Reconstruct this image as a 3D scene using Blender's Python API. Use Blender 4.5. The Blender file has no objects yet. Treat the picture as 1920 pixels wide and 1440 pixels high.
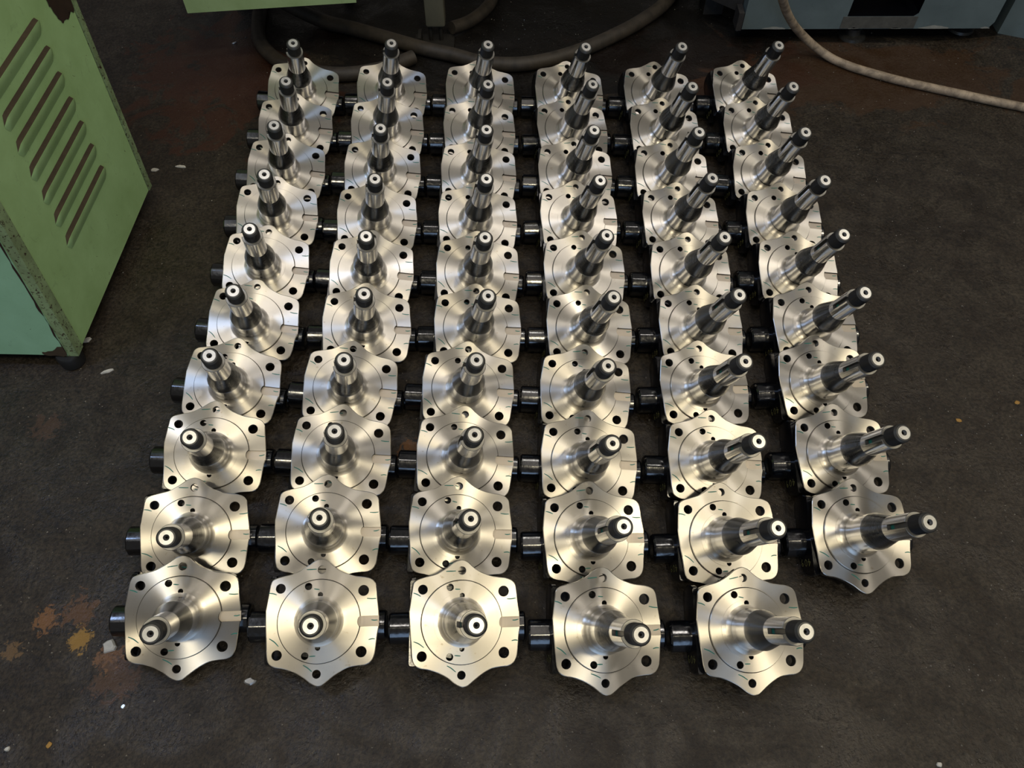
import bpy, bmesh, math, random
from math import sin, cos, pi, radians, hypot, atan2
from mathutils import Vector, Matrix, Euler
from mathutils.geometry import tessellate_polygon

scene = bpy.context.scene
COL = scene.collection
rnd = random.Random(7)
FLOOR = -0.078

# ---------------------------------------------------------------- camera
F_PX, DEP, ROLL, CAM_H = 1490.4, radians(55.993), radians(-0.2264), 1.35785
fw = Vector((0, cos(DEP), -sin(DEP))); rt0 = Vector((1, 0, 0)); up0 = rt0.cross(fw)
rt = cos(ROLL) * rt0 + sin(ROLL) * up0; up = -sin(ROLL) * rt0 + cos(ROLL) * up0
cd = bpy.data.cameras.new('camera'); cam = bpy.data.objects.new('camera', cd); COL.objects.link(cam)
cd.sensor_fit = 'HORIZONTAL'; cd.sensor_width = 36.0; cd.lens = 36.0 * F_PX / 1920.0
cd.clip_start = 0.05; cd.clip_end = 60
M = Matrix((rt, up, -fw)).transposed().to_4x4(); M.translation = Vector((0, 0, CAM_H)); cam.matrix_world = M
scene.camera = cam

# ---------------------------------------------------------------- light and exposure
world = bpy.data.worlds.new('workshop_ambience'); scene.world = world; world.use_nodes = True
wb = world.node_tree.nodes['Background']; wb.inputs[0].default_value = (1.0, 0.95, 0.88, 1); wb.inputs[1].default_value = 0.10

def area(name, loc, target, sx, sy, power, color):
    l = bpy.data.lights.new(name, 'AREA'); l.shape = 'RECTANGLE'; l.size = sx; l.size_y = sy
    l.energy = power; l.color = color
    o = bpy.data.objects.new(name, l); COL.objects.link(o); o.location = loc
    o.rotation_euler = (Vector(target) - Vector(loc)).to_track_quat('-Z', 'Y').to_euler()
    return o
# ceiling strips and lamps added for streaks on steel; open doorway behind the photographer
for lx, colr in ((-1.9, (0.86, 0.90, 1.0)), (0.6, (1.0, 0.92, 0.82)), (3.1, (1.0, 0.93, 0.84))):
    area('added_roof_strip', (lx, 0.8, 4.6), (lx, 0.8, 0), 0.5, 6.0, 8.0, colr)
def added_bay(x, y, w, colr, d=0.55):
    o = area('added_bay_lamp', (x, y, 4.4), (x, y, 0), d, d, w, colr); o.data.shape = 'DISK'; return o
for x, y, w, colr in ((-1.1, -0.9, 22, (1.0, 0.90, 0.68)), (0.9, -1.3, 30, (1.0, 0.88, 0.62)), (2.9, -0.3, 30, (1.0, 0.88, 0.64)), (-0.4, 1.3, 10, (1.0, 0.93, 0.86)), (1.6, 1.9, 11, (1.0, 0.93, 0.86)), (4.2, 1.9, 14, (1.0, 0.92, 0.8)), (0.6, 4.2, 9, (1.0, 0.95, 0.88))):
    added_bay(x, y, w, colr)
area('roof_light', (-2.4, 0.9, 4.0), (-0.4, 0.7, 0), 0.6, 0.8, 22, (0.42, 0.60, 1.0))
area('open_doorway', (0.6, -3.6, 1.7), (0.2, 1.0, 0), 2.6, 2.2, 32, (0.42, 0.64, 1.0))

vs = scene.view_settings
vs.view_transform = 'Standard'; vs.look = 'None'; vs.exposure = 0.0; vs.gamma = 1.0; vs.use_curve_mapping = False

# ---------------------------------------------------------------- material helpers
def new_mat(name):
    m = bpy.data.materials.new(name); m.use_nodes = True
    nt = m.node_tree; return m, nt, nt.nodes['Principled BSDF']
def nd(nt, typ, **kw):
    n = nt.nodes.new(typ)
    for k, v in kw.items(): setattr(n, k, v)
    return n
def ramp(nt, fac, stops, interp='LINEAR'):
    r = nd(nt, 'ShaderNodeValToRGB'); r.color_ramp.interpolation = interp
    el = r.color_ramp.elements
    while len(el) < len(stops): el.new(0.5)
    for e, (p, c) in zip(el, stops):
        e.position = p; e.color = (*c, 1) if len(c) == 3 else c
    nt.links.new(fac, r.inputs[0]); return r
def math_node(nt, op, a, b=None, clamp=False):
    n = nd(nt, 'ShaderNodeMath', operation=op); n.use_clamp = clamp
    for i, v in enumerate((a, b)):
        if v is None: continue
        if isinstance(v, (int, float)): n.inputs[i].default_value = v
        else: nt.links.new(v, n.inputs[i])
    return n.outputs[0]
def noise(nt, vec, scale, detail=3, rough=0.5, dist=0.0):
    n = nd(nt, 'ShaderNodeTexNoise'); n.inputs['Scale'].default_value = scale
    n.inputs['Detail'].default_value = detail; n.inputs['Roughness'].default_value = rough; n.inputs['Distortion'].default_value = dist
    if vec is not None: nt.links.new(vec, n.inputs['Vector'])
    return n.outputs['Fac']
def mixc(nt, fac, a, b):
    n = nd(nt, 'ShaderNodeMix', data_type='RGBA')
    if isinstance(fac, (int, float)): n.inputs[0].default_value = fac
    else: nt.links.new(fac, n.inputs[0])
    for i, v in ((6, a), (7, b)):
        if isinstance(v, tuple): n.inputs[i].default_value = (*v, 1)
        else: nt.links.new(v, n.inputs[i])
    return n.outputs[2]

def turned_metal(name, col, rough, aniso, ringy=0.05, smudge=0.12):
    """steel cut on a lathe about the local Z axis: fine rings around the axis"""
    m, nt, b = new_mat(name)
    L = nt.links.new
    tc = nd(nt, 'ShaderNodeTexCoord')
    sep = nd(nt, 'ShaderNodeSeparateXYZ'); L(tc.outputs['Object'], sep.inputs[0])
    cmb = nd(nt, 'ShaderNodeCombineXYZ'); L(sep.outputs[0], cmb.inputs[0]); L(sep.outputs[1], cmb.inputs[1])
    cr = nd(nt, 'ShaderNodeVectorMath', operation='CROSS_PRODUCT'); cr.inputs[0].default_value = (0, 0, 1); L(cmb.outputs[0], cr.inputs[1])
    nrm = nd(nt, 'ShaderNodeVectorMath', operation='NORMALIZE'); L(cr.outputs[0], nrm.inputs[0])
    vt = nd(nt, 'ShaderNodeVectorTransform', vector_type='VECTOR', convert_from='OBJECT', convert_to='WORLD'); L(nrm.outputs[0], vt.inputs[0])
    L(vt.outputs[0], b.inputs['Tangent'])
    b.inputs['Anisotropic Rotation'].default_value = 0.25
    b.inputs['Anisotropic'].default_value = aniso
    ln = nd(nt, 'ShaderNodeVectorMath', operation='LENGTH'); L(cmb.outputs[0], ln.inputs[0])
    rad = math_node(nt, 'MULTIPLY', ln.outputs['Value'], 1.0)
    rc = nd(nt, 'ShaderNodeCombineXYZ'); L(rad, rc.inputs[0]); L(sep.outputs[2], rc.inputs[1])
    rn = noise(nt, rc.outputs[0], 900, 2, 0.6)
    oi = nd(nt, 'ShaderNodeObjectInfo')
    off = nd(nt, 'ShaderNodeVectorMath', operation='ADD'); L(tc.outputs['Object'], off.inputs[0]); L(oi.outputs['Location'], off.inputs[1])
    sm = noise(nt, off.outputs[0], 22, 5, 0.62, 0.4)
    dirt = ramp(nt, noise(nt, off.outputs[0], 95, 3, 0.6), [(0.0, (0.5, 0.42, 0.3)), (0.25, (0.8, 0.75, 0.66)), (0.34, (1, 1, 1))])
    r = math_node(nt, 'ADD', math_node(nt, 'MULTIPLY', math_node(nt, 'SUBTRACT', rn, 0.5), ringy * 4), rough)
    r = math_node(nt, 'ADD', r, math_node(nt, 'MULTIPLY', math_node(nt, 'SUBTRACT', sm, 0.5), smudge * 2), True)
    r = math_node(nt, 'ADD', r, math_node(nt, 'MULTIPLY', math_node(nt, 'SUBTRACT', oi.outputs['Random'], 0.5), 0.06), True)
    L(r, b.inputs['Roughness'])
    tone = math_node(nt, 'ADD', math_node(nt, 'MULTIPLY', sm, 0.22), 0.87)
    base = mixc(nt, 1.0, dirt.outputs[0], col)
    mm = base.node; mm.blend_type = 'MULTIPLY'
    sc = nd(nt, 'ShaderNodeVectorMath', operation='SCALE'); L(base, sc.inputs[0]); L(tone, sc.inputs['Scale'])
    L(sc.outputs[0], b.inputs['Base Color'])
    b.inputs['Metallic'].default_value = 1.0
    return m

STEEL = turned_metal('turned_steel_face', (0.72, 0.68, 0.605), 0.34, 1.0, 0.03, 0.035)
POLISH = turned_metal('ground_bearing_seat', (0.60, 0.61, 0.64), 0.20, 0.8, 0.04, 0.06)
TAPER = turned_metal('hardened_dark_taper', (0.22, 0.225, 0.235), 0.28, 0.6, 0.04, 0.06)
SLOTM = turned_metal('milled_slot', (0.50, 0.45, 0.39), 0.45, 0.3)

def plain(name, col, rough=0.5, metal=0.0, spec=0.5, coat=0.0):
    m, nt, b = new_mat(name)
    tc = nd(nt, 'ShaderNodeTexCoord')
    n = noise(nt, tc.outputs['Object'], 60, 4, 0.6)
    r = ramp(nt, n, [(0.3, tuple(c * 0.8 for c in col)), (0.7, tuple(min(1, c * 1.15) for c in col))])
    nt.links.new(r.outputs[0], b.inputs['Base Color'])
    b.inputs['Roughness'].default_value = rough; b.inputs['Metallic'].default_value = metal
    b.inputs['Specular IOR Level'].default_value = spec; b.inputs['Coat Weight'].default_value = coat
    b.inputs['Coat Roughness'].default_value = 0.1
    return m
def paint_black(name='glossy_black_paint', ior=1.5):
    m, nt, b = new_mat(name); b.inputs['IOR'].default_value = ior
    tc = nd(nt, 'ShaderNodeTexCoord')
    n = noise(nt, tc.outputs['Object'], 180, 3, 0.6)
    bump = nd(nt, 'ShaderNodeBump'); bump.inputs['Strength'].default_value = 0.10; bump.inputs['Distance'].default_value = 0.001
    nt.links.new(n, bump.inputs['Height']); nt.links.new(bump.outputs[0], b.inputs['Normal'])
    r = ramp(nt, n, [(0.3, (0.10, 0.10, 0.10)), (0.8, (0.24, 0.24, 0.24))])
    nt.links.new(r.outputs[0], b.inputs['Roughness'])
    b.inputs['Base Color'].default_value = (0.003, 0.0035, 0.005, 1)
    b.inputs['Specular IOR Level'].default_value = 0.5
    return m
BLACK = paint_black(); BOSSM = paint_black('glossy_black_lacquer', 2.0)
OXIDE = plain('black_thread_coating', (0.008, 0.0085, 0.010), 0.45, 0.0, 0.22)
RIM = plain('dull_dark_steel', (0.10, 0.098, 0.092), 0.45, 0.6)
BRIGHT = plain('bright_end_face', (0.86, 0.85, 0.80), 0.34, 0.85)
SHOULDER = plain('cut_shoulder', (0.42, 0.41, 0.38), 0.42, 1.0)
BORE_GROOVE = plain('dark_bore_groove_shade', (0.03, 0.028, 0.025), 0.6, 0.5)
INK = plain('green_marker_ink', (0.010, 0.19, 0.145), 0.55)
CHALK = plain('yellow_paint_pen', (0.20, 0.19, 0.06), 0.7)

# ---------------------------------------------------------------- mesh helpers
def smart_smooth(me, deg=32):
    """smooth shading with sharp edges kept where the surface really turns"""
    bm = bmesh.new(); bm.from_mesh(me)
    for f in bm.faces: f.smooth = True
    for e in bm.edges:
        e.smooth = not (len(e.link_faces) != 2 or e.calc_face_angle(0) > radians(deg))
    bm.to_mesh(me); bm.free()
def mesh_from(name, verts, faces, mats, idx=None, smooth=None, recalc=True):
    me = bpy.data.meshes.new(name); me.from_pydata([tuple(v) for v in verts], [], faces)
    for m in mats: me.materials.append(m)
    if idx: me.polygons.foreach_set('material_index', idx)
    if recalc:
        bm = bmesh.new(); bm.from_mesh(me); bmesh.ops.remove_doubles(bm, verts=bm.verts, dist=1e-6)
        bmesh.ops.recalc_face_normals(bm, faces=bm.faces); bm.to_mesh(me); bm.free()
    if smooth: smart_smooth(me, smooth)
    me.update(); return me
def link(name, data, parent=None):
    o = bpy.data.objects.new(name, data); COL.objects.link(o)
    if parent: o.parent = parent
    return o
def tag(o, label=None, cat=None, group=None, kind=None):
    if label: o['label'] = label
    if cat: o['category'] = cat
    if group: o['group'] = group
    if kind: o['kind'] = kind
    return o
def catmull(pts, n=4, closed=False):
    out = []; N = len(pts)
    rng = range(N) if closed else range(N - 1)
    for i in rng:
        if closed: P = [pts[(i + j) % N] for j in (-1, 0, 1, 2)]
        else: P = [pts[max(0, min(N - 1, i + j))] for j in (-1, 0, 1, 2)]
        for s in range(n):
            t = s / n
            out.append(tuple(0.5 * ((2 * b) + (-a + c) * t + (2 * a - 5 * b + 4 * c - d) * t * t + (-a + 3 * b - 3 * c + d) * t ** 3) for a, b, c, d in zip(*P)))
    if not closed: out.append(tuple(pts[-1]))
    return out
def circle(cx, cy, r, n=24, a0=0.0):
    return [(cx + r * cos(a0 + 2 * pi * i / n), cy + r * sin(a0 + 2 * pi * i / n)) for i in range(n)]
class MB:
    def __init__(s): s.v = []; s.f = []; s.m = []
    def add(s, verts, faces, mi=0):
        o = len(s.v); s.v += [tuple(v) for v in verts]
        for f in faces: s.f.append(tuple(i + o for i in f)); s.m.append(mi)
    def cap(s, loops, z, mi=0, zf=None):
        flat = [p for l in loops for p in l]
        vs_ = [[Vector((p[0], p[1], 0)) for p in l] for l in loops]
        tri = tessellate_polygon(vs_)
        s.add([(p[0], p[1], z if zf is None else zf(p)) for p in flat], [tuple(t) for t in tri], mi)
    def wall(s, loop, z0, z1, mi=0, closed=True, loop1=None):
        n = len(loop); l1 = loop1 or loop
        vs_ = [(p[0], p[1], z0) for p in loop] + [(p[0], p[1], z1) for p in l1]
        fs = [(i, (i + 1) % n, n + (i + 1) % n, n + i) for i in range(n if closed else n - 1)]
        s.add(vs_, fs, mi)
    def box(s, c, d, mi=0, rot=None):
        R_ = rot or Matrix.Identity(3); c = Vector(c)
        vs_ = [c + R_ @ Vector((sx * d[0] / 2, sy * d[1] / 2, sz * d[2] / 2)) for sx in (-1, 1) for sy in (-1, 1) for sz in (-1, 1)]
        s.add(vs_, [(0, 1, 3, 2), (4, 6, 7, 5), (0, 4, 5, 1), (2, 3, 7, 6), (0, 2, 6, 4), (1, 5, 7, 3)], mi)
    def ring_sweep(s, rings, mi=0, cap0=True, cap1=True, mis=None):
        n = len(rings[0]); base = len(s.v)
        for r in rings: s.v += [tuple(v) for v in r]
        for k in range(len(rings) - 1):
            for i in range(n):
                j = (i + 1) % n
                s.f.append((base + k * n + i, base + k * n + j, base + (k + 1) * n + j, base + (k + 1) * n + i)); s.m.append(mis[k] if mis else mi)
        if cap0: s.f.append(tuple(base + i for i in range(n))[::-1]); s.m.append(mis[0] if mis else mi)
        if cap1: s.f.append(tuple(base + (len(rings) - 1) * n + i for i in range(n))); s.m.append(mis[-1] if mis else mi)
    def build(s, name, mats, smooth=None):
        return mesh_from(name, s.v, s.f, mats, s.m, smooth)
def tube(pts, r, n=12, closed_ends=True):
    """rings along a 3D polyline"""
    rings = []; P = [Vector(p) for p in pts]; prev = None
    for i, p in enumerate(P):
        d = (P[min(i + 1, len(P) - 1)] - P[max(i - 1, 0)]).normalized()
        if prev is None:
            a = Vector((0, 0, 1)) if abs(d.z) < 0.9 else Vector((1, 0, 0)); u = d.cross(a).normalized()
        else:
            u = (prev - d * prev.dot(d)).normalized()
        prev = u; w = d.cross(u); rr = r(i / (len(P) - 1)) if callable(r) else r
        rings.append([p + u * rr * cos(2 * pi * k / n) + w * rr * sin(2 * pi * k / n) for k in range(n)])
    return rings

# ---------------------------------------------------------------- structure: floor
def floor_material():
    m, nt, b = new_mat('oily_workshop_floor'); L = nt.links.new
    tc = nd(nt, 'ShaderNodeTexCoord'); P = tc.outputs['Object']
    big = noise(nt, P, 2.3, 6, 0.62, 0.6); mid = noise(nt, P, 16, 6, 0.68, 0.5); fine = noise(nt, P, 140, 4, 0.7)
    c = ramp(nt, big, [(0.30, (0.017, 0.0115, 0.0075)), (0.5, (0.028, 0.0205, 0.0135)), (0.72, (0.042, 0.032, 0.022))]).outputs[0]
    c = mixc(nt, ramp(nt, mid, [(0.42, (0, 0, 0)), (0.66, (0.9, 0.9, 0.9))]).outputs[0], c, (0.050, 0.040, 0.028))
    c = mixc(nt, ramp(nt, noise(nt, P, 38, 5, 0.7, 0.9), [(0.50, (0, 0, 0)), (0.66, (0.7, 0.7, 0.7))]).outputs[0], c, (0.012, 0.009, 0.007))
    g = ramp(nt, fine, [(0.35, (0.42, 0.42, 0.42)), (0.7, (1.75, 1.75, 1.75))])
    mu = mixc(nt, 1.0, c, g.outputs[0]); mu.node.blend_type = 'MULTIPLY'; c = mu
    def blot(c, x, y, rad, col, sc=28, th=0.5, strength=0.9, sy=1.0):
        mp = nd(nt, 'ShaderNodeMapping'); mp.vector_type = 'POINT'; L(P, mp.inputs[0])
        mp.inputs['Location'].default_value = (-x, -y / sy, 0); mp.inputs['Scale'].default_value = (1, 1 / sy, 0)
        ln = nd(nt, 'ShaderNodeVectorMath', operation='LENGTH'); L(mp.outputs[0], ln.inputs[0])
        fall = math_node(nt, 'SUBTRACT', 1.0, math_node(nt, 'DIVIDE', ln.outputs['Value'], rad), True)
        nn = noise(nt, P, sc, 5, 0.65, 0.8)
        v = math_node(nt, 'ADD', math_node(nt, 'MULTIPLY', fall, 0.45), nn)
        k = ramp(nt, v, [(th + 0.2, (0, 0, 0)), (th + 0.27, (strength,) * 3)]).outputs[0]
        k2 = math_node(nt, 'MULTIPLY', k, math_node(nt, 'GREATER_THAN', fall, 0.0))
        return mixc(nt, k2, c, col)
    # rust red oil film, flaking ochre paint, and near-black shade painted at the back
    c = blot(c, -0.80, 2.10, 0.42, (0.060, 0.020, 0.009), 9, 0.42, 0.7)
    c = blot(c, 1.00, 2.05, 0.75, (0.060, 0.027, 0.010), 6, 0.40, 0.6, 0.35)
    c = blot(c, 0.55, 2.12, 0.5, (0.050, 0.018, 0.008), 6, 0.42, 0.6, 0.5)
    c = blot(c, 0.05, 2.55, 0.95, (0.0045, 0.0038, 0.0032), 4, 0.22, 0.85, 0.62)  # overhead machine's shade painted into the back floor
    c = blot(c, 1.1, 2.45, 0.75, (0.0050, 0.0042, 0.0035), 4, 0.22, 0.85, 0.3)  # same painted shade, further right by the machine base
    c = blot(c, -0.79, 0.47, 0.055, (0.12, 0.062, 0.028), 55, 0.50)
    c = blot(c, -0.775, 0.42, 0.032, (0.33, 0.19, 0.045), 75, 0.45)
    c = blot(c, -0.85, 0.455, 0.040, (0.20, 0.095, 0.035), 75, 0.49)
    c = blot(c, -0.71, 0.385, 0.045, (0.20, 0.10, 0.045), 75, 0.47)
    c = blot(c, -0.69, 0.35, 0.07, (0.085, 0.048, 0.028), 60, 0.5)
    c = blot(c, -0.89, 0.40, 0.03, (0.15, 0.09, 0.04), 90, 0.5)
    c = blot(c, -0.98, 0.86, 0.06, (0.08, 0.045, 0.028), 60, 0.52, 0.7)
    c = blot(c, 0.43, 0.74, 0.05, (0.20, 0.09, 0.02), 50, 0.47)
    c = blot(c, -0.20, 0.79, 0.06, (0.16, 0.07, 0.02), 50, 0.47)
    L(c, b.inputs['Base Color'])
    wet = noise(nt, P, 5.5, 5, 0.6, 1.2)
    r = ramp(nt, wet, [(0.36, (0.27, 0.27, 0.27)), (0.56, (0.62, 0.62, 0.62))])
    r2 = math_node(nt, 'ADD', math_node(nt, 'MULTIPLY', math_node(nt, 'SUBTRACT', fine, 0.5), 0.35), r.outputs[0], True)
    L(r2, b.inputs['Roughness']); b.inputs['Specular IOR Level'].default_value = 0.42
    bump = nd(nt, 'ShaderNodeBump'); bump.inputs['Strength'].default_value = 0.8; bump.inputs['Distance'].default_value = 0.006
    h = math_node(nt, 'ADD', math_node(nt, 'MULTIPLY', mid, 0.8), math_node(nt, 'MULTIPLY', fine, 0.35))
    L(h, bump.inputs['Height']); L(bump.outputs[0], b.inputs['Normal'])
    return m
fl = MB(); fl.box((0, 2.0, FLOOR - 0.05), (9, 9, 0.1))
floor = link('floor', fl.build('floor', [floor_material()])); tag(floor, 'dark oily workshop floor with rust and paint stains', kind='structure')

# ---------------------------------------------------------------- the stub axle (wheel spindle with square flange)
ZP, HR, ZS, TH = 0.0, 0.004, -0.0036, 0.0145
CTRL = [(100.8,8.3),(100.2,16),(97.6,35),(96,51),(93.6,62),(87,69.3),(76,73.2),(65,74.5),(50.5,76.8),(31.5,84),(18.8,92.8),(10.5,100.3),(2,103.7),
 (-3.5,103.5),(-13,100),(-25.5,91),(-43,80.5),(-62,75),(-76.3,70.6),(-83.5,63.8),(-86,49),(-88,33),(-89.3,21),(-89.8,14.5),(-88,-9),(-85.8,-32),(-84,-54),
 (-80.8,-66),(-75,-71.8),(-67,-74.9),(-55,-76.8),(-38,-82.5),(-22.5,-91),(-11,-99.8),(-1,-104.7),(5,-105),(11,-103.2),(17.5,-98.5),(25.6,-92),(38,-83.5),
 (52,-76.5),(68,-74),(80,-72.8),(89.5,-67.5),(95,-57.5),(97,-44),(98.6,-26),(99.8,-17),(101.3,-9.8)]
OUT = [(x / 1000, y / 1000) for x, y in catmull(CTRL, 3)]
def inset(loop, d):
    res = []; n = len(loop)
    for i in range(n):
        a = Vector(loop[max(i - 1, 0)]); b_ = Vector(loop[min(i + 1, n - 1)]); t = (b_ - a).normalized()
        res.append((loop[i][0] - t.y * d, loop[i][1] + t.x * d))
    return res
INS = inset(OUT, 0.0011)
BOLTS = [(-.0672,.0539,.0083),(.0728,.0504,.0093),(-.067,-.055,.0085),(.0727,-.0512,.0093),(0,.0856,.0072),(0,-.0861,.0072)]
INNER = [(-.0207,.0575,.0062),(0,.0437,.0044),(-.0206,-.0565,.0062),(0,-.0437,.0044)]
RR, RS = 0.069, 0.0487
a_up, a_lo = math.asin(0.0078 / RR), math.asin(-0.0098 / RR)
ARC = [(RR * cos(a), RR * sin(a)) for a in [a_up + (2 * pi + a_lo - a_up) * i / 72 for i in range(73)]]
NOTCH = [(.0668, -.0086), (.0650, -.0064), (.0641, -.0035), (.0640, -.0005), (.0645, .0025), (.0655, .0050), (.0670, .0068)]

def flange_mesh():
    mb = MB()   # 0 turned steel, 1 slot, 2 black paint, 3 bore, slot walls and painted groove shade
    outer = INS + ARC[::-1][0:0]
    G1 = [(x * .0703 / RR, y * .0703 / RR) for x, y in ARC]; G1[0] = (G1[0][0], ARC[0][1]); G1[-1] = (G1[-1][0], ARC[-1][1])
    top = INS + G1[::-1]
    mb.wall(G1, ZP, ZP - .0012, 3, closed=False); mb.wall(G1, ZP - .0012, ZP - .0012, 3, closed=False, loop1=ARC)  # groove shadow painted in with the dark bore colour
    mb.cap([top] + [circle(x, y, r) for x, y, r in BOLTS], ZP, 0)
    disc = [(x * .9913, y * .9913) for x, y in ARC] + NOTCH
    mb.cap([disc, circle(0, 0, RS, 72)[::-1]] + [circle(x, y, r, 20) for x, y, r in INNER if hypot(x, y) > RS], HR, 0)
    mb.cap([circle(0, 0, RS, 72), circle(0, 0, 0.0415, 72)] + [circle(x, y, r, 20) for x, y, r in INNER if hypot(x, y) < RS], HR + 0.0007, 0)
    mb.wall(circle(0, 0, RS, 72), HR, HR + 0.0007, 0)
    mb.wall(ARC, ZP - .0012, HR - .0006, 0, closed=False); mb.wall(ARC, HR - .0006, HR, 0, closed=False, loop1=[(x * .9913, y * .9913) for x, y in ARC])
    mb.wall([ARC[-1]] + NOTCH + [ARC[0]], ZS, HR, 3, closed=False)
    s0, s1 = OUT[-1], OUT[0]
    mb.wall([INS[-1], G1[-1]], ZS, ZP, 3, closed=False); mb.wall([G1[0], INS[0]], ZS, ZP, 3, closed=False)
    mb.cap([[INS[-1], INS[0], ARC[0]] + NOTCH[::-1] + [ARC[-1]]], ZS, 1)
    mb.wall(INS, ZP, ZP - 0.0011, 0, closed=False, loop1=OUT)
    mb.wall(OUT, ZP - 0.0011, -TH, 2, closed=False)
    mb.wall([s0, s1], ZS, -TH, 2, closed=False); mb.cap([[INS[-1], s0, s1, INS[0]]], ZS, 1)
    for x, y, r in BOLTS: mb.wall(circle(x, y, r), ZP, -.002, 0); mb.wall(circle(x, y, r), -.002, -TH, 4)
    for x, y, r in INNER: mb.wall(circle(x, y, r, 20), HR + (0.0007 if hypot(x, y) < RS else 0), -TH, 3)
    mb.cap([OUT] + [circle(x, y, r) for x, y, r in BOLTS] + [circle(x, y, r, 20) for x, y, r in INNER], -TH, 2)
    return mb.build('flange', [STEEL, SLOTM, BLACK, BORE_GROOVE, RIM], 28)

def spindle_mesh():
    prof = [(.0415, .0047, 0), (.0392, .0056, 0), (.0368, .0076, 0), (.0348, .0105, 0), (.0334, .0140, 1), (.0327, .0185, 1), (.0325, .0215, 1), (.0325, .0216, 1),
            (.0325, .0560, 1), (.0319, .0563, 2), (.0319, .0575, 2), (.0325, .0580, 2), (.0325, .0600, 2), (.0300, .0700, 2), (.0270, .0820, 2), (.0240, .0935, 2), (.0217, .1015, 2), (.0213, .1030, 2),
            (.0213, .1031, 1), (.0213, .1180, 1), (.0213, .1181, 1), (.0213, .1655, 1), (.0206, .1663, 4), (.0160, .1663, 4)]
    hw = math.asin(.0046 / .0213)
    angs = sorted([2 * pi * i / 80 for i in range(80) if abs(2 * pi * i / 80 - pi) > hw + .02] + [pi - hw - 1e-4, pi - hw, pi, pi + hw, pi + hw + 1e-4])
    v = []; f = []; m = []; n = len(angs)
    for (r, z, mi) in prof:
        for a in angs:
            rr = r
            if z > .118 and abs(a - pi) <= hw + 1e-6: rr = min(r, .0150 / max(cos(a - pi), .9))
            v.append((rr * cos(a), rr * sin(a), z))
    for k in range(len(prof) - 1):
        for i in range(n):
            j = (i + 1) % n; f.append((k * n + i, k * n + j, (k + 1) * n + j, (k + 1) * n + i))
            a = angs[i]; m.append(3 if (prof[k][1] > .1179 and pi - hw - .001 < a < pi + hw and prof[k+1][1] < .166) else prof[k + 1][2])
    return mesh_from('spindle', v, f, [STEEL, POLISH, TAPER, RIM, SHOULDER], m, 30)

def thread_mesh():
    prof = [(.0150, .1655, 0)]; z = .1668; r0 = .0166
    while z < .1945:
        prof += [(r0, z, 0), (r0, z + .0005, 0), (r0 - .0008, z + .00095, 0), (r0 - .0008, z + .0012, 0)]; z += .0015
    prof += [(r0, .1952, 0), (.0150, .1975, 1), (.0136, .1992, 1), (.0119, .1994, 1), (.0115, .2000, 1), (.0114, .2001, 2), (.0050, .2001, 2), (.0044, .1993, 1), (.0024, .1965, 1), (.0021, .1964, 3), (.0020, .190, 3), (.0001, .189, 3)]
    n = 48; v = []; f = []; m = []
    for r, z, _ in prof:
        for i in range(n): v.append((r * cos(2 * pi * i / n), r * sin(2 * pi * i / n), z))
    for k in range(len(prof) - 1):
        for i in range(n):
            j = (i + 1) % n; f.append((k * n + i, k * n + j, (k + 1) * n + j, (k + 1) * n + i)); m.append(prof[k + 1][2])
    return mesh_from('threaded_end', v, f, [OXIDE, RIM, BRIGHT, BORE_GROOVE], m, 40)

def body_mesh():
    mb = MB(); n = 40
    def ring(rx, ry, z, cx=0.0, cy=0.0, e=2.6):
        out = []
        for i in range(n):
            a = 2 * pi * i / n; c, s = cos(a), sin(a)
            out.append((cx + rx * abs(c) ** (2 / e) * (1 if c >= 0 else -1), cy + ry * abs(s) ** (2 / e) * (1 if s >= 0 else -1), z))
        return out
    mb.ring_sweep([ring(.072, .060, -.0140), ring(.073, .060, -.022), ring(.070, .054, -.032), ring(.064, .042, -.044), ring(.060, .034, -.055), ring(.052, .028, -.060)])
    return mb.build('knuckle_body', [BLACK], 40)
def lug_mesh():
    P = [(.070, -.0140), (.075, -.030), (.074, -.048), (.066, -.062), (.050, -.067), (.028, -.064), (.010, -.066), (-.012, -.068), (-.034, -.066), (-.052, -.061), (-.064, -.055), (-.071, -.046), (-.074, -.032), (-.071, -.0140)]
    P = catmull(P, 2)
    def inn(d):
        cy = sum(p[0] for p in P) / len(P); cz = sum(p[1] for p in P) / len(P)
        return [(cy + (p[0] - cy) * (1 - d / .075), cz + (p[1] - cz) * (1 - d / .03) if p[1] < -.02 else p[1]) for p in P]
    mb = MB(); rings = []
    for x, d in ((-.0865, .006), (-.0880 + .002, .003), (-.0855, .0015), (-.083, 0), (-.064, 0), (-.060, .004)):
        pass
    for x, d in ((-.0880, .0035), (-.0870, .0012), (-.0855, 0), (-.0780, 0), (-.0768, .002)):
        rings.append([(x, p[0], p[1]) for p in inn(d)])
    mb.ring_sweep(rings)
    return mb.build('side_lug', [BLACK], 35)
AX0, AX1 = Vector((-.1205, -.011, -.0615)), Vector((.1160, -.008, -.0335))
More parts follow.
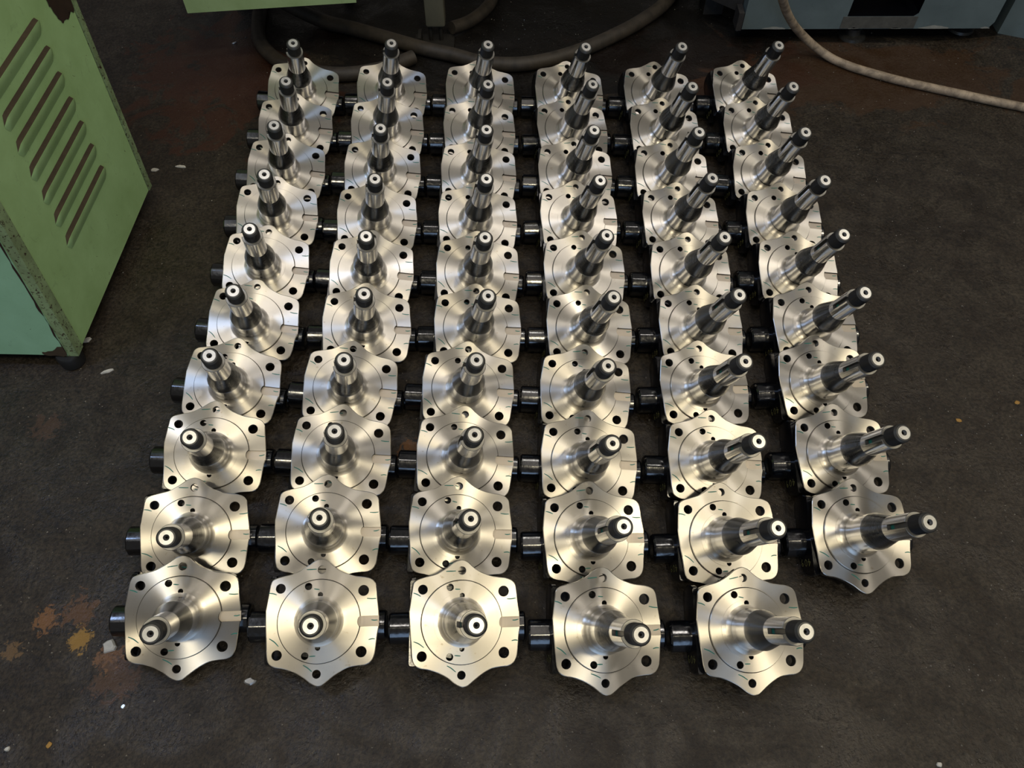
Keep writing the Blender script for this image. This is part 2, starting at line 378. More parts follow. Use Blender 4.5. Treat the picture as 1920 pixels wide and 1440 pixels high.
def boss_mesh(p_end, p_in, r, name):
    """forged eight-sided eye on the king pin axis with a bored end"""
    d = (p_end - p_in); Lh = d.length; d.normalize()
    w = Vector((0, -0.25, 1)); w = (w - d * w.dot(d)).normalized(); u = w.cross(d).normalized(); n = 10
    def ring(t, rr, nn=n):
        out = []
        for i in range(nn * 3):
            # flats with softly rounded corners
            k, s = divmod(i, 3); a = 2 * pi * (k + (s - 1) * .16 + .5 * 0) / nn + (pi / nn)
            flat = cos(pi / nn) / max(cos(((a - pi / nn + pi / nn) % (2 * pi / nn)) - pi / nn), .5)
            q = rr * (1.0 if s == 1 else .995)
            out.append(p_in + d * t + (w * cos(a) + u * sin(a)) * q)
        return out
    mb = MB()
    mb.ring_sweep([ring(0, r * .97), ring(Lh * .45, r), ring(Lh - .003, r), ring(Lh, r * .90), ring(Lh, r * .62), ring(Lh - .006, r * .58)], mis=[0, 0, 0, 0, 1], cap1=True)
    return mb.build(name, [BOSSM, BORE_GROOVE], 14)
def strip(mb, pts, w, z, mi=0):
    P = catmull(pts, 4) if len(pts) > 2 else pts
    n = len(P); vs_ = []
    for i, p in enumerate(P):
        a = Vector(P[max(i - 1, 0)]); b_ = Vector(P[min(i + 1, n - 1)]); t = (b_ - a).normalized()
        ww = w * (0.55 + 0.45 * sin(pi * (i + .6) / (n + .2)))
        vs_ += [(p[0] - t.y * ww / 2, p[1] + t.x * ww / 2, z), (p[0] + t.y * ww / 2, p[1] - t.x * ww / 2, z)]
    mb.add(vs_, [(2 * i, 2 * i + 1, 2 * i + 3, 2 * i + 2) for i in range(n - 1)], mi)
def ink_mesh(seed):
    r = random.Random(seed); mb = MB()
    for pts, z in [(((-85, 46), (-78, 44.6), (-72, 42)), 0), (((80, 37), (88, 36.4), (96, 37)), 0), (((-82, -30), (-73, -34), (-64.5, -40.5)), 0), (((86, -33), (92, -31.2), (97, -31.5)), 0),
                   (((-12, 55), (-8, 54.5), (-3, 54)), HR), (((-14, -55.5), (-9, -56), (-4, -56.5)), HR), (((-25, -71), (-17, -74), (-8.5, -79)), 0), (((-26, 84), (-18, 84.6), (-9, 85.5)), 0), (((89, .7), (94, 0.6), (99.5, 2)), ZS)]:
        dx, dy = r.uniform(-1.8, 1.8), r.uniform(-1.6, 1.6); a = r.uniform(-.16, .16); cx, cy = pts[1]
        q = [((cx + dx + (x - cx) * cos(a) - (y - cy) * sin(a)) / 1000, (cy + dy + (x - cx) * sin(a) + (y - cy) * cos(a)) / 1000) for x, y in pts]
        strip(mb, q, .0018, z + .00015)
    # dab of green at the inner end of the key slot
    mb.add([(-.01525, -.0036, .1205), (-.01525, .0036, .1205), (-.01525, .0034, .1290), (-.01525, -.0030, .1300)], [(0, 1, 2, 3)])
    return mb.build('ink_marks', [INK])
def number_mesh():
    """409 written by hand on the outer face of the side lug, seen upside down from the front"""
    glyph = {'4': [[(0.62, 0), (0.66, 1), (0.1, 0.42), (0.95, 0.38)]], '0': [[(.5, 1), (.12, .75), (.14, .25), (.5, 0), (.86, .28), (.85, .75), (.5, 1)]], '9': [[(.8, .72), (.5, .98), (.18, .75), (.4, .5), (.8, .68), (.78, .3), (.55, 0)]]}
    mb = MB(); x = -.0883
    for k, ch in enumerate('409'):
        for st in glyph[ch]:
            P = [(-(-.020) * 0 - .0225 - (k * .0125 + p[0] * .0095), -.0425 - p[1] * .0125) for p in st]  # (z, y): advance runs down, letter tops to the front
            n = len(P)
            for i in range(n - 1):
                a, b_ = Vector(P[i]), Vector(P[i + 1]); t = (b_ - a).normalized() * .0004; nn = Vector((-t.y, t.x)) * 1.6
                q = [a - t + nn, a - t - nn, b_ + t - nn, b_ + t + nn]
                mb.add([(x, v_[1], v_[0]) for v_ in q], [(0, 1, 2, 3)])
    return mb.build('painted_number', [CHALK])

ME = dict(flange=flange_mesh(), spindle=spindle_mesh(), thread=thread_mesh(), body=body_mesh(), lug=lug_mesh(),
          bossL=boss_mesh(AX0, AX0.lerp(AX1, .26), .0275, 'king_pin_boss'), bossR=boss_mesh(AX1, AX0.lerp(AX1, .74), .0255, 'king_pin_boss'),
          num=number_mesh())
INKS = [ink_mesh(s) for s in range(8)]

POSES = [
(1,1,-0.5757,0.4360,-0.0042,24.72,0.03,10.85), (1,2,-0.3319,0.4261,0.0025,19.52,0.08,9.64), (1,3,-0.0876,0.4236,0.0027,18.90,0.33,9.68),
(1,4,0.1553,0.4096,0.0021,18.89,-0.46,9.48), (1,5,0.3998,0.4092,0.0005,17.78,0.38,8.60), (2,1,-0.5868,0.5865,-0.0005,24.66,0.44,10.66),
(2,2,-0.3434,0.5929,0.0018,17.76,-0.25,10.33), (2,3,-0.1002,0.5888,-0.0002,17.08,-0.89,10.04), (2,4,0.1438,0.5782,-0.0012,18.16,0.62,9.28),
(2,5,0.3874,0.5732,0.0014,18.27,1.35,8.91), (2,6,0.6339,0.5830,-0.0030,17.80,0.07,8.61), (3,1,-0.5850,0.7563,0.0009,21.12,-1.27,10.48),
(3,2,-0.3380,0.7505,0.0002,16.43,-2.94,10.83), (3,3,-0.0967,0.7465,-0.0017,17.22,-3.10,10.39), (3,4,0.1434,0.7343,-0.0006,19.00,-3.41,8.82),
(3,5,0.3873,0.7323,0.0016,18.19,-2.19,9.22), (3,6,0.6359,0.7458,0.0006,17.90,0.92,8.67), (4,1,-0.5819,0.9156,0.0009,17.23,-6.30,10.82),
(4,2,-0.3377,0.9078,-0.0008,17.75,-4.87,10.86), (4,3,-0.0954,0.9064,-0.0025,17.82,-3.47,10.09), (4,4,0.1456,0.8967,-0.0022,18.96,-4.23,9.66),
(4,5,0.3910,0.9036,-0.0008,19.52,1.51,8.97), (4,6,0.6360,0.9138,0.0010,21.66,3.02,7.20), (5,1,-0.5670,1.0755,0.0022,18.93,-5.71,10.40),
(5,2,-0.3197,1.0663,-0.0005,18.88,-1.22,10.56), (5,3,-0.0787,1.0634,-0.0019,19.57,-0.79,9.95), (5,4,0.1632,1.0581,-0.0006,19.54,-1.07,10.03),
(5,5,0.4051,1.0589,-0.0016,18.50,-0.43,9.86), (5,6,0.6521,1.0622,0.0003,19.00,1.08,7.91), (6,1,-0.5674,1.2423,0.0021,19.33,-4.18,10.40),
(6,2,-0.3249,1.2262,-0.0007,20.12,-4.36,9.77), (6,3,-0.0825,1.2223,-0.0009,20.39,-3.11,9.46), (6,4,0.1612,1.2235,-0.0012,19.77,-1.20,10.18),
(6,5,0.4022,1.2149,0.0005,19.47,-2.20,9.81), (6,6,0.6476,1.2185,0.0006,18.95,-2.59,9.18), (7,1,-0.5692,1.4084,0.0012,20.04,-0.43,10.09),
(7,2,-0.3271,1.3927,0.0001,19.58,-1.64,10.20), (7,3,-0.0856,1.3885,-0.0005,18.75,-1.74,9.89), (7,4,0.1574,1.3914,-0.0011,21.02,0.79,9.80),
(7,5,0.4000,1.3829,0.0016,18.22,-1.35,9.92), (7,6,0.6465,1.3806,0.0006,19.18,-3.12,9.11), (8,1,-0.5729,1.5701,0.0001,18.75,-3.49,10.44),
(8,2,-0.3289,1.5607,0.0003,19.60,-2.39,10.17), (8,3,-0.0869,1.5517,-0.0000,18.82,-2.56,9.94), (8,4,0.1558,1.5503,-0.0003,19.10,-2.21,10.43),
(8,5,0.3965,1.5412,0.0013,19.25,-3.79,9.73), (8,6,0.6412,1.5406,0.0009,19.37,-5.71,8.98), (9,1,-0.5738,1.7345,-0.0000,19.22,-1.18,10.38),
(9,2,-0.3305,1.7265,-0.0000,18.74,-0.53,10.29), (9,3,-0.0880,1.7177,-0.0003,18.94,-0.34,9.91), (9,4,0.1571,1.7172,0.0000,19.74,3.42,10.14),
(9,5,0.3993,1.7097,-0.0003,19.59,-0.73,10.13), (9,6,0.6429,1.7091,0.0012,20.15,-2.38,9.32), (10,1,-0.5761,1.8928,-0.0001,19.70,-3.54,9.99),
(10,2,-0.3317,1.8866,-0.0004,19.06,-0.90,9.86), (10,3,-0.0891,1.8788,0.0001,19.06,-1.73,10.09), (10,4,0.1548,1.8718,-0.0003,19.91,-0.62,9.84),
(10,5,0.3962,1.8694,-0.0005,19.34,-1.11,9.64), (10,6,0.6386,1.8730,-0.0002,19.58,-0.65,9.24)]

ROWN = ['front', 'second', 'third', 'fourth', 'fifth', 'sixth', 'seventh', 'eighth', 'ninth', 'back']
COLN = ['leftmost', 'second', 'third', 'fourth', 'fifth', 'rightmost']
def axle_label(r, c):
    col = {1: 'leftmost column', 6: 'rightmost column'}.get(c, COLN[c - 1] + ' column from the left')
    if (r, c) == (2, 6): return 'foremost bare steel stub axle of the rightmost column, spindle leaning far right'
    row = {1: 'front row', 10: 'back row'}.get(r, ROWN[r - 1] + ' row from the front')
    return f'bare steel stub axle with flange, {row}, {col}'
def make_axle():
    root = link('stub_axle', None); root.empty_display_size = .03
    for nm, key in (('flange', 'flange'), ('spindle', 'spindle'), ('threaded_end', 'thread'), ('knuckle_body', 'body'), ('side_lug', 'lug'), ('king_pin_boss', 'bossL'), ('king_pin_boss', 'bossR')):
        o = link(nm, ME[key], root)
        if nm == 'threaded_end': o['label'] = 'black threaded end with bright centre-drilled face'
        if nm in ('knuckle_body', 'side_lug', 'king_pin_boss'): o['label'] = 'black painted ' + nm.replace('_', ' ')
        if key == 'lug': link('painted_number', ME['num'], o)['label'] = 'number 409 in yellow paint pen'
    im = link('ink_marks', INKS[0], root); im['label'] = 'short green marker strokes'; im['kind'] = 'stuff'
    return root
def copy_tree(o, parent=None):
    c = o.copy(); COL.objects.link(c); c.parent = parent
    for ch in o.children: copy_tree(ch, c)
    return c
proto = make_axle()
for n, (r, c, x, y, z, ta, yw, bk) in enumerate(POSES):
    o = proto if n == 0 else copy_tree(proto)
    Rm = Matrix.Rotation(radians(yw), 3, 'Z') @ Matrix.Rotation(radians(ta), 3, 'X') @ Matrix.Rotation(radians(bk), 3, 'Y')
    o.rotation_euler = Rm.to_euler(); o.location = (x, y, z)
    tag(o, axle_label(r, c), 'axle', 'stub axles set out in rows on the floor')
    for ch in o.children:
        if ch.name.startswith('ink_marks'): ch.data = INKS[n % 8]

# ---------------------------------------------------------------- green louvred cabinet (left)
def chipped_paint(name, col, dark, sc=8, wear=0.62, rust=(0.05, 0.028, 0.018), rough=0.5):
    m, nt, b = new_mat(name); L = nt.links.new
    tc = nd(nt, 'ShaderNodeTexCoord'); P = tc.outputs['Object']
    c = ramp(nt, noise(nt, P, sc, 6, 0.6, 0.3), [(0.3, dark), (0.65, col)]).outputs[0]
    gr = ramp(nt, noise(nt, P, sc * 5, 5, 0.7, 0.6), [(0.60, (0, 0, 0)), (0.78, (0.45,) * 3)]).outputs[0]
    c = mixc(nt, gr, c, tuple(x * .35 for x in col))
    ch = ramp(nt, noise(nt, P, sc * 9, 5, 0.65, 1.2), [(wear + .08, (0, 0, 0)), (wear + .10, (1, 1, 1))]).outputs[0]
    c = mixc(nt, ch, c, rust); L(c, b.inputs['Base Color'])
    b.inputs['Roughness'].default_value = rough
    bump = nd(nt, 'ShaderNodeBump'); bump.inputs['Strength'].default_value = 0.15; bump.inputs['Distance'].default_value = 0.002
    L(noise(nt, P, 30, 4, 0.6), bump.inputs['Height']); L(bump.outputs[0], b.inputs['Normal'])
    return m
GREEN = chipped_paint('faded_green_paint', (0.46, 0.70, 0.32), (0.36, 0.56, 0.23))
MINT = chipped_paint('mint_green_paint', (0.36, 0.64, 0.42), (0.30, 0.55, 0.34))
OLIVE = chipped_paint('worn_edge_paint', (0.34, 0.47, 0.24), (0.17, 0.22, 0.11), 14, 0.50)
GRIME_SHADE = plain('brown_grime_louver_shade', (0.060, 0.040, 0.022), 0.8)
RUST = plain('bare_rusty_steel', (0.045, 0.022, 0.017), 0.6, 0.2)
DARKI = plain('oily_dark_iron', (0.030, 0.028, 0.025), 0.5, 0.2)
RUBBER = plain('black_rubber', (0.012, 0.012, 0.012), 0.6)

CA = Vector((-.9440, 1.0226, -.043)); CE = Vector((.045142, .998981, 0)); CL = Vector((-.0326, .1838, 1.0)); CW = Vector((-.9989, .0283, 0))
CN = CE.cross(CL).normalized()
if CN.x < 0: CN = -CN
def cp(s, w, h, n=0.0): return CA + CE * s + CW * w + CL * h + CN * n
def cbox(mb, s0, s1, w0, w1, h0, h1, mi=0):
    v = [cp(s, w, h) for s in (s0, s1) for w in (w0, w1) for h in (h0, h1)]
    mb.add(v, [(0, 1, 3, 2), (4, 6, 7, 5), (0, 4, 5, 1), (2, 3, 7, 6), (0, 2, 6, 4), (1, 5, 7, 3)], mi)
cab = link('louvred_cabinet', None); cab.empty_display_size = .1
tag(cab, 'green painted steel cabinet with slanted louvre vents, paint chipped at the edges', 'cabinet')
WD, HT = .50, .95
mb = MB(); cbox(mb, .004, .536, .006, WD, .004, HT); link('cabinet_body', mb.build('cabinet_body', [BLACK]), cab)
# corner posts of the frame
for s0, s1 in ((0, .027), (.523, .540)):
    mb = MB(); cbox(mb, s0, s1, 0, .03, 0, HT); link('corner_post', mb.build('corner_post', [OLIVE]), cab)
mb = MB(); cbox(mb, .0290, .5185, .0015, .012, .003, HT); sp = link('side_panel', mb.build('side_panel', [GREEN]), cab)
mb = MB(); cbox(mb, -.0015, .01, .022, WD - .01, .004, HT); fp = link('front_panel', mb.build('front_panel', [MINT]), cab); fp['label'] = 'mint green front panel'
def louver_mesh():
    mb = MB(); NS, NV = 26, 9; s0, s1 = 0.0, .242; hh = .030; pr = .0095
    def P(i, j):
        s = s0 + (s1 - s0) * i / NS; v = j / (NV - 1); e = min(s - s0, s1 - s) / .016; e = min(1, max(0, e)); end = math.sqrt(1 - (1 - e) ** 2)
        h = -hh / 2 + hh * v * (1 - .0) ; hm = h * (0.15 + .85 * end)
        return (s, hm, .0004 + pr * end * sin(v * pi / 2) ** 1.1)
    vs_ = [P(i, j) for i in range(NS + 1) for j in range(NV)]
    fs = [(i * NV + j, (i + 1) * NV + j, (i + 1) * NV + j + 1, i * NV + j + 1) for i in range(NS) for j in range(NV - 1)]
    mb.add(vs_, fs, 0)
    # opening under the lip: its shade is a strip painted brown
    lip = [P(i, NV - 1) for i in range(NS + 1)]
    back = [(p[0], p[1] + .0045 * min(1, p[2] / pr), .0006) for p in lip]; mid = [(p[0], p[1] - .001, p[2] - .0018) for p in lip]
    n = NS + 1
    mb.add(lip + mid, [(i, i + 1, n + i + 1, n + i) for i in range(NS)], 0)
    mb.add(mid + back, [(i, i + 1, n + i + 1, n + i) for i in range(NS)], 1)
    return mb
lm = louver_mesh()
for k, h in enumerate((.165, .2185, .272, .3255, .379, .4315, .485)):
    v = [cp(.1385 + s, .0015, h + hh, n) for s, hh, n in lm.v]
    link('louver', mesh_from('louver', v, lm.f, [GREEN, GRIME_SHADE], lm.m, 50, recalc=False), sp)
def patch(name, pts, fn, mat, parent, label=None, jag=.0, seed=1):
    r = random.Random(seed); P = catmull(pts, 3, True)
    P = [(a + r.uniform(-jag, jag), b_ + r.uniform(-jag, jag)) for a, b_ in P]
    tri = tessellate_polygon([[Vector((a, b_, 0)) for a, b_ in P]])
    top = [fn(a, b_, .0012) for a, b_ in P]
    o = link(name, mesh_from(name, top, [tuple(t) for t in tri], [mat]), parent)
    if label: o['label'] = label
    return o
side = lambda s, h, n: cp(s, .0015, h, n)
patch('rust_patch', [(.440, .53), (.436, .497), (.440, .483), (.446, .466), (.458, .446), (.472, .445), (.489, .439), (.495, .448), (.518, .440), (.518, .53)], side, RUST, cab, 'bare brown patch where paint flaked off', .002)
front = lambda w, h, n: CA + CE * (-.0015 - n) + CW * w + CL * h
patch('rust_patch', [(.0235, .02), (.025, .06), (.0235, .10), (.0265, .14), (.024, .18), (.0265, .22), (.0245, .27), (.026, .33), (.0225, .33), (.022, .25), (.022, .16), (.022, .08), (.022, .02)], front, RUST, cab, 'strip of bare metal along the corner', .002, 4)
patch('rust_patch', [(.022, .004), (.026, .03), (.05, .018), (.075, .012), (.062, .004)], front, GRIME_SHADE, cab, 'oily smear above the castor', .002, 5)
# rusty latch on the front panel
mb = MB(); q = [front(w, h, n) for n in (.001, .010) for w, h in ((.118, .150), (.121, .160), (.150, .176), (.185, .182), (.190, .168), (.150, .160))]
mb.ring_sweep([q[:6], q[6:]]); ll = link('latch', mb.build('latch', [RUST], 30), cab)
cbm = MB(); 
mb = MB(); fc_ = cp(.010, .030, 0); fz = lambda r_, z: [(fc_.x + r_ * cos(2 * pi * i / 28), fc_.y + r_ * sin(2 * pi * i / 28), z) for i in range(28)]
mb.ring_sweep([fz(.022, FLOOR), fz(.026, FLOOR + .003), fz(.027, FLOOR + .030), fz(.024, FLOOR + .0345)]); link('corner_foot', mb.build('corner_foot', [RUBBER], 40), cab)
for s, w in ((.50, .05), (.03, .44), (.50, .44)):
    mb = MB(); c0 = cp(s, w, 0); zc = (FLOOR + .0175); R0 = .0175
    rings = [[Vector((c0.x + x, c0.y + rr * cos(a), zc + rr * sin(a))) for a in [2 * pi * i / 24 for i in range(24)]] for x, rr in ((-.013, R0 * .55), (-.012, R0 * .9), (-.008, R0), (.008, R0), (.012, R0 * .9), (.013, R0 * .55))]
    mb.ring_sweep(rings); ct = link('castor', mb.build('castor', [RUBBER], 40), cab)
    mb = MB(); mb.box((c0.x, c0.y, zc + .016), (.034, .020, .006)); mb.box((c0.x - .016, c0.y, zc + .006), (.003, .016, .024)); mb.box((c0.x + .016, c0.y, zc + .006), (.003, .016, .024))
    link('fork', mb.build('fork', [RUST]), ct)

# ---------------------------------------------------------------- machines along the back
CLEAN = chipped_paint('pale_green_machine_paint', (0.42, 0.56, 0.26), (0.32, 0.44, 0.18), 9, 0.66)
gb = link('green_machine_guard', None); tag(gb, 'pale green sheet metal machine guard hanging above the floor, top left', 'machine')
g0, g1 = Vector((-.865, 2.017, .15)), Vector((-.418, 2.065, .15)); ge = (g1 - g0).normalized(); gn = Vector((-ge.y, ge.x, 0))
def gbox(mb, a0, a1, b0, b1, z0, z1): 
    v = [g0 + ge * a + gn * b_ + Vector((0, 0, z)) for a in (a0, a1) for b_ in (b0, b1) for z in (z0, z1)]
    mb.add(v, [(0, 1, 3, 2), (4, 6, 7, 5), (0, 4, 5, 1), (2, 3, 7, 6), (0, 2, 6, 4), (1, 5, 7, 3)])
GL = (g1 - g0).length
mb = MB(); gbox(mb, 0, GL, 0, .003, 0, .6); link('front_sheet', mb.build('front_sheet', [CLEAN]), gb)
mb = MB(); gbox(mb, 0, .003, .003, .50, 0, .6); link('side_sheet', mb.build('side_sheet', [CLEAN]), gb)
mb = MB(); gbox(mb, GL - .003, GL, .003, .50, 0, .6); link('side_sheet', mb.build('side_sheet', [CLEAN]), gb)
mb = MB(); gbox(mb, .003, GL - .003, .003, .022, 0, .0025); link('bottom_lip', mb.build('bottom_lip', [CLEAN]), gb)
mb = MB(); gbox(mb, .003, GL - .003, .022, .50, .10, .12); link('tray', mb.build('tray', [BLACK]), gb)
for a, b_ in ((.06, .44), (GL - .06, .44)):
    mb = MB(); gbox(mb, a - .02, a + .02, b_ - .02, b_ + .02, FLOOR - .15, .10); link('leg', mb.build('leg', [BLACK]), gb)

POSTM = chipped_paint('grey_olive_paint', (0.19, 0.18, 0.13), (0.14, 0.135, 0.10), 12, 0.68)
ps = link('lathe', None); tag(ps, 'grey olive square post under an unseen dark machine body, over the dark hoses', 'machine')
mb = MB(); mb.box((.035, 2.62, .75), (.87, .80, .90)); link('unseen_bed', mb.build('unseen_bed', [BLACK]), ps)  # unseen body added above the view to darken the back floor
mb = MB(); rings = []
x0, x1, y0, y1, z0 = -.254, -.196, 2.219, 2.275, -.020
for z, d in ((z0, .004), (z0 + .003, .0012), (z0 + .007, 0), (.8, 0)):
    P = []
    for cx, cy, a in ((x1 - .006, y1 - .006, 0), (x0 + .006, y1 - .006, pi / 2), (x0 + .006, y0 + .006, pi), (x1 - .006, y0 + .006, 3 * pi / 2)):
        for t in (0, .5, 1): P.append((cx + (.006 - d) * cos(a + t * pi / 2), cy + (.006 - d) * sin(a + t * pi / 2), z))
    rings.append(P)
mb.ring_sweep(rings); link('column', mb.build('column', [POSTM], 40), ps)
for xx in (-.243, -.212):
    mb = MB(); mb.ring_sweep([[(xx + .006 * cos(a), 2.238 + .006 * sin(a), z) for a in [2 * pi * i / 12 for i in range(12)]] for z in (FLOOR + .008, z0)])
    link('levelling_bolt', mb.build('levelling_bolt', [DARKI], 40), ps)
mb = MB(); mb.box((-.232, 2.232, FLOOR + .004), (.12, .07, .008)); link('foot_plate', mb.build('foot_plate', [DARKI]), ps)
mb = MB(); mb.box((-.275, 2.225, FLOOR + .022), (.010, .05, .028)); link('bracket', mb.build('bracket', [DARKI]), ps)

def blue_paint():
    m = chipped_paint('blue_grey_machine_paint', (0.155, 0.205, 0.215), (0.115, 0.155, 0.165), 10, 0.70, (0.16, 0.15, 0.13), 0.45); return m
BLUE = blue_paint()
PALEC = plain('bared_filler', (0.34, 0.35, 0.32), 0.7)
ms = link('machining_centre', None); tag(ms, 'blue grey cast machine base with square pocket on feet, top right', 'machine')
MY, MZ = 2.221, -.030
zz = 1.0
poly = [(.695, MZ), (1.436, MZ), (1.447, MZ + .020), (1.447, MZ + .8), (.695, MZ + .8)]
hole = [(1.000, MZ + .040), (1.196, MZ + .040), (1.208, MZ + .050), (1.212, MZ + .20), (1.003, MZ + .20)]
mb = MB()
tri = tessellate_polygon([[Vector((a, b_, 0)) for a, b_ in poly], [Vector((a, b_, 0)) for a, b_ in hole]])
fl_ = poly + hole
mb.add([(a, MY, b_) for a, b_ in fl_], [tuple(t) for t in tri]); n = len(poly)
mb.add([(a, MY, b_) for a, b_ in poly] + [(a, MY + .6, b_) for a, b_ in poly], [(i, (i + 1) % n, n + (i + 1) % n, n + i) for i in range(n)] + [tuple(range(n, 2 * n))])
n = len(hole)
mb.add([(a, MY, b_) for a, b_ in hole] + [(a, MY + .12, b_) for a, b_ in hole], [(i, (i + 1) % n, n + (i + 1) % n, n + i) for i in range(n)] + [tuple(range(n, 2 * n))], 1)
link('casting', mb.build('casting', [BLUE, BLACK]), ms)
mb = MB(); mb.box((1.100, MY - .0006, MZ + .0205), (.222, .0012, .037)); q = link('pocket_sill', mb.build('pocket_sill', [plain('bare_grey_casting', (0.10, 0.10, 0.09), 0.6)]), ms)
for sd, (a, b_, w) in enumerate(((.86, .004, .05), (.79, .006, .07), (1.03, .003, .03), (1.155, .003, .035), (1.27, .007, .09), (1.425, .004, .03))):
    fr = lambda x, z, n, s_=0: Vector((x, MY - n, z))
    patch('paint_chip', [(a - w / 2, MZ + .001), (a - w / 4, MZ + b_), (a, MZ + b_ * 1.6), (a + w / 3, MZ + b_), (a + w / 2, MZ + .001)], fr, PALEC, ms, 'pale chipped patch on the lower edge', .0008, 20 + sd)
for xx, yy in ((1.053, 2.262), (.75, 2.75), (1.39, 2.75), (1.40, 2.30), (.76, 2.34)):
    mb = MB(); mb.ring_sweep([[(xx + r_ * cos(a), yy + r_ * sin(a), z) for a in [2 * pi * i / 20 for i in range(20)]] for z, r_ in ((FLOOR, .042), (FLOOR + .008, .040), (FLOOR + .012, .024), (FLOOR + .030, .022), (FLOOR + .032, .012), (MZ, .012))])
    link('levelling_foot', mb.build('levelling_foot', [plain('oily_steel', (0.09, 0.09, 0.085), 0.35, 0.7)], 35), ms)
m2 = link('drilling_machine', None); tag(m2, 'rough blue grey machine casting cut off by the right picture edge', 'machine')
mb = MB(); v0 = [(1.507, 2.271), (1.72, 2.19), (1.80, 2.19), (1.80, 2.8), (1.507, 2.8)]
mb.ring_sweep([[(a, b_, z) for a, b_ in v0] for z in (FLOOR, FLOOR + .012, .7)]); link('casting', mb.build('casting', [BLUE]), m2)
m3 = link('grinding_machine', None); tag(m3, 'dark grey cast arm jutting left of the blue grey base', 'machine')
DARKG = plain('dark_grey_casting', (0.040, 0.038, 0.037), 0.5)
mb = MB(); P = [(.589, 2.350), (.688, 2.262), (.694, 2.262), (.694, 2.50), (.50, 2.50)]
mb.ring_sweep([[(a, b_, z) for a, b_ in P] for z in (.0, .006, .35)]); link('casting', mb.build('casting', [DARKG], 30), m3)
mb = MB(); mb.box((.683, 2.238, -.002), (.016, .05, .055)); link('bracket', mb.build('bracket', [DARKG]), m3)
mb = MB(); mb.box((.640, 2.42, (FLOOR) / 2), (.06, .08, -FLOOR)); link('leg', mb.build('leg', [DARKG]), m3)

# ---------------------------------------------------------------- hoses and cables
def hose_mat(name, col, dark, rough=.55):
    m, nt, b = new_mat(name); L = nt.links.new
    tc = nd(nt, 'ShaderNodeTexCoord'); P = tc.outputs['Object']
    c = ramp(nt, noise(nt, P, 26, 6, .68, .5), [(.36, dark), (.58, col)]).outputs[0]
    c = mixc(nt, ramp(nt, noise(nt, P, 120, 4, .65), [(.60, (0, 0, 0)), (.70, (.6,) * 3)]).outputs[0], c, tuple(x * .5 for x in dark))
    L(c, b.inputs['Base Color']); b.inputs['Roughness'].default_value = rough
    return m
TAN = hose_mat('dirty_beige_rubber', (0.47, 0.37, 0.26), (0.20, 0.155, 0.11))
DARKH = hose_mat('oily_dark_hose', (0.062, 0.050, 0.037), (0.036, 0.030, 0.023), .6)
def hose(name, pts, r, mat, label, cat, n=14):
    P = catmull(pts, 6); mb = MB(); mb.ring_sweep(tube(P, r, n)); return tag(link(name, mb.build(name, [mat], 50)), label, cat)
HB = [(0.76, 2.222, 0.74), (0.69, 2.06, 0.72), (0.61, 1.84, 0.58), (0.596, 1.769, 0.4), (0.666, 1.917, 0.28), (0.718, 2.009, 0.185), (0.767, 2.078, 0.105), (0.819, 2.129, 0.035), (0.873, 2.155, -0.02), (0.92, 2.148, -0.052), (0.963, 2.121, -0.066), (1.010, 2.083, -0.066), (1.062, 2.053, -0.066), (1.122, 2.022, -0.066), (1.202, 1.988, -0.066), (1.282, 1.957, -0.066), (1.36, 1.926, -0.066), (1.446, 1.894, -0.066), (1.62, 1.83, -0.066), (1.9, 1.75, -0.066), (2.3, 1.72, -.066)]
hose('air_hose', HB, .0118, TAN, 'dirty beige rubber hose curving across the floor, top right', 'hose')
zf = FLOOR + .021
hose('cable', [(-.80, 2.60, zf), (-.79, 2.42, zf), (-.784, 2.325, zf), (-.765, 2.226, zf), (-.722, 2.150, zf), (-.653, 2.085, zf), (-.571, 2.055, zf), (-.477, 2.046, zf), (-.386, 2.068, zf), (-.330, 2.100, zf), (-.289, 2.128, zf)], .021, DARKH, 'thick dark oily hose curling under the green guard, top left', 'hose')
hose('cable', [(-.92, 2.52, zf + .05), (-.79, 2.42, zf + .047), (-.66, 2.345, zf + .02), (-.574, 2.312, zf), (-.488, 2.278, zf), (-.386, 2.230, zf), (-.27, 2.175, zf), (-.171, 2.138, zf), (-.091, 2.102, zf), (.004, 2.090, zf), (.098, 2.107, zf), (.195, 2.151, zf), (.295, 2.219, zf), (.401, 2.308, zf), (.496, 2.42, zf), (.57, 2.58, zf)], .021, DARKH, 'long dark oily hose sagging behind the back row, top middle', 'hose')
hose('cable', [(-.180, 2.262, zf + .010), (-.128, 2.312, zf), (-.079, 2.379, zf), (-.055, 2.454, zf), (-.04, 2.60, zf)], .019, DARKH, 'short dark hose leading away behind the grey olive post', 'hose')

# ---------------------------------------------------------------- chips and crumbs on the floor
WHITE = plain('pale_plastic', (0.62, 0.60, 0.54), 0.55)
OCHRE = plain('ochre_paint_flake', (0.40, 0.22, 0.05), 0.7)
SHINY = plain('bright_swarf', (0.72, 0.72, 0.70), 0.3, 0.8)
def chip(name, x, y, lx, ly, lz, rot, mat, label, seed):
    r = random.Random(seed); mb = MB(); n = 9
    P = [(lx / 2 * cos(2 * pi * i / n) * r.uniform(.75, 1.2), ly / 2 * sin(2 * pi * i / n) * r.uniform(.7, 1.2)) for i in range(n)]
    c, s = cos(rot), sin(rot)
    def T(p, k, z): return (x + (p[0] * c - p[1] * s) * k, y + (p[0] * s + p[1] * c) * k, FLOOR + .0003 + z)
    mb.ring_sweep([[T(p, 1, 0) for p in P], [T(p, .97, lz * .6) for p in P], [T(p, .72, lz * r.uniform(.9, 1.1)) for p in P]])
    return tag(link(name, mb.build(name, [mat], 30)), label, 'chip')
chip('plastic_chip', -.718, .407, .026, .024, .009, .8, WHITE, 'largest pale chip, left of the front left axle', 1)
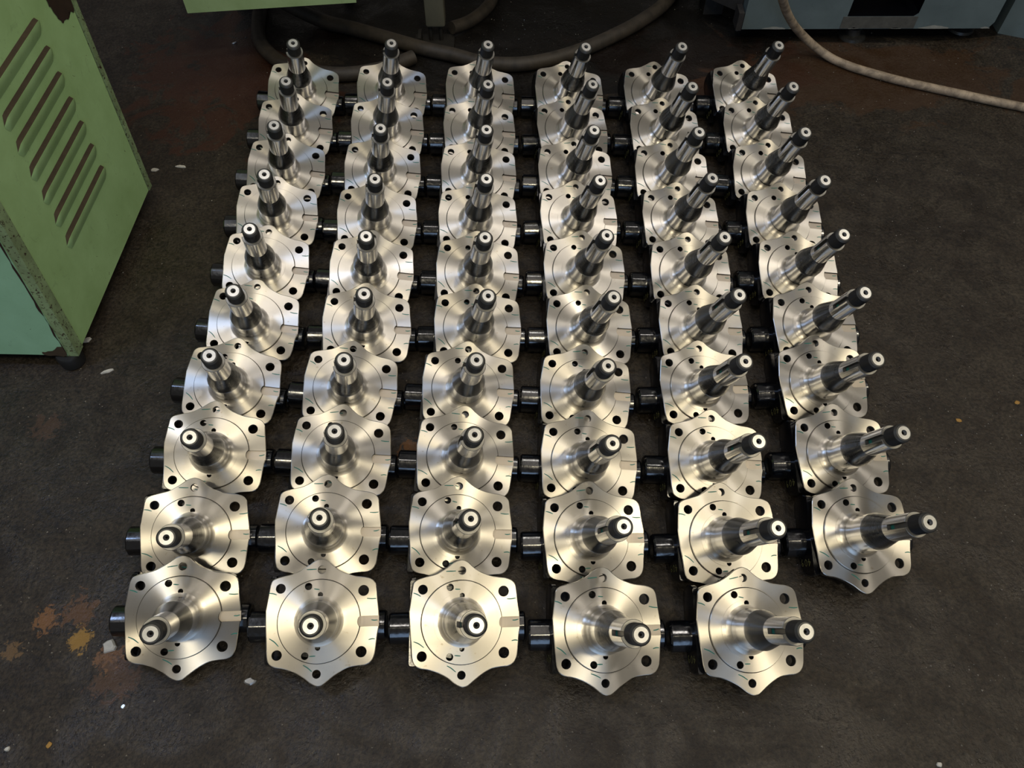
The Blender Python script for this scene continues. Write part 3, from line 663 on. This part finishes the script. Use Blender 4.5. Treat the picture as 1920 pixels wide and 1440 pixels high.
chip('swarf_chip', -.458, .346, .021, .013, .006, .1, SHINY, 'silvery chip between the first two front axles', 2)
chip('swarf_chip', -.882, 1.673, .030, .010, .004, -.12, WHITE, 'white sliver on bare floor right of the green cabinet', 3)
chip('swarf_chip', -.891, 1.006, .030, .008, .004, .5, WHITE, 'long white sliver below the cabinet castor', 4)
chip('plastic_chip', -.962, 1.092, .020, .014, .003, .5, WHITE, 'white flake poking out under the cabinet corner', 5)
chip('plastic_chip', -.950, 1.660, .022, .012, .004, .2, WHITE, 'white flake at the far lower corner of the cabinet', 6)
chip('swarf_chip', -.667, .305, .011, .008, .004, 1.0, SHINY, 'small silvery chip below the front left axle', 7)
chip('swarf_chip', -.847, 2.235, .018, .006, .003, .5, SHINY, 'thin curl of swarf on rusty floor, top left', 8)
chip('paint_flake', .942, .871, .014, .010, .002, -.4, OCHRE, 'orange flake on bare floor, right middle', 9)
chip('paint_flake', 1.081, .915, .013, .010, .002, .3, OCHRE, 'orange flake at the right picture edge', 10)
chip('paint_flake', .650, .742, .009, .008, .002, .3, OCHRE, 'orange flake touching the right column of axles', 11)
chip('swarf_chip', .700, .210, .010, .008, .003, .3, WHITE, 'pale triangular chip, bottom right', 12)
chip('plastic_chip', -.842, .239, .010, .008, .004, .5, WHITE, 'pale pebble near the bottom left corner', 13)
chip('paint_flake', -.775, .245, .012, .009, .002, 1.2, OCHRE, 'ochre crumb right of the pale pebble, bottom left', 14)
def crumbs(name, n, mat, lo, hi, label, seed, region):
    r = random.Random(seed); mb = MB()
    for _ in range(n):
        x, y = region(r); s = lo + (hi - lo) * r.random() ** 3; a = r.uniform(0, 6.28); z = FLOOR + .0002
        k = [(x + s * r.uniform(.5, 1) * cos(a + t), y + s * r.uniform(.4, 1) * sin(a + t), z) for t in (0, 2.1, 4.2)]
        mb.add(k + [(x, y, z + s * .7)], [(0, 1, 2), (0, 1, 3), (1, 2, 3), (2, 0, 3)])
    return tag(link(name, mb.build(name, [mat])), label, 'crumbs', kind='stuff')
def allover(r):
    return (r.uniform(-1.5, 1.7), r.uniform(.1, 2.5)) if r.random() < .5 else (r.uniform(-1.1, 1.2), .1 + .9 * r.random())
crumbs('grit', 5200, plain('pale_grit', (0.30, 0.27, 0.22), .6), .0006, .0030, 'pale grit scattered over the dark floor', 3, allover)
crumbs('swarf_dust', 700, SHINY, .0005, .0018, 'tiny bright swarf specks scattered over the dark floor', 4, allover)
crumbs('swarf_dust', 90, SHINY, .0008, .0022, 'cluster of bright specks behind the fourth column', 5, lambda r: (r.gauss(.07, .07), r.gauss(2.28, .07)))
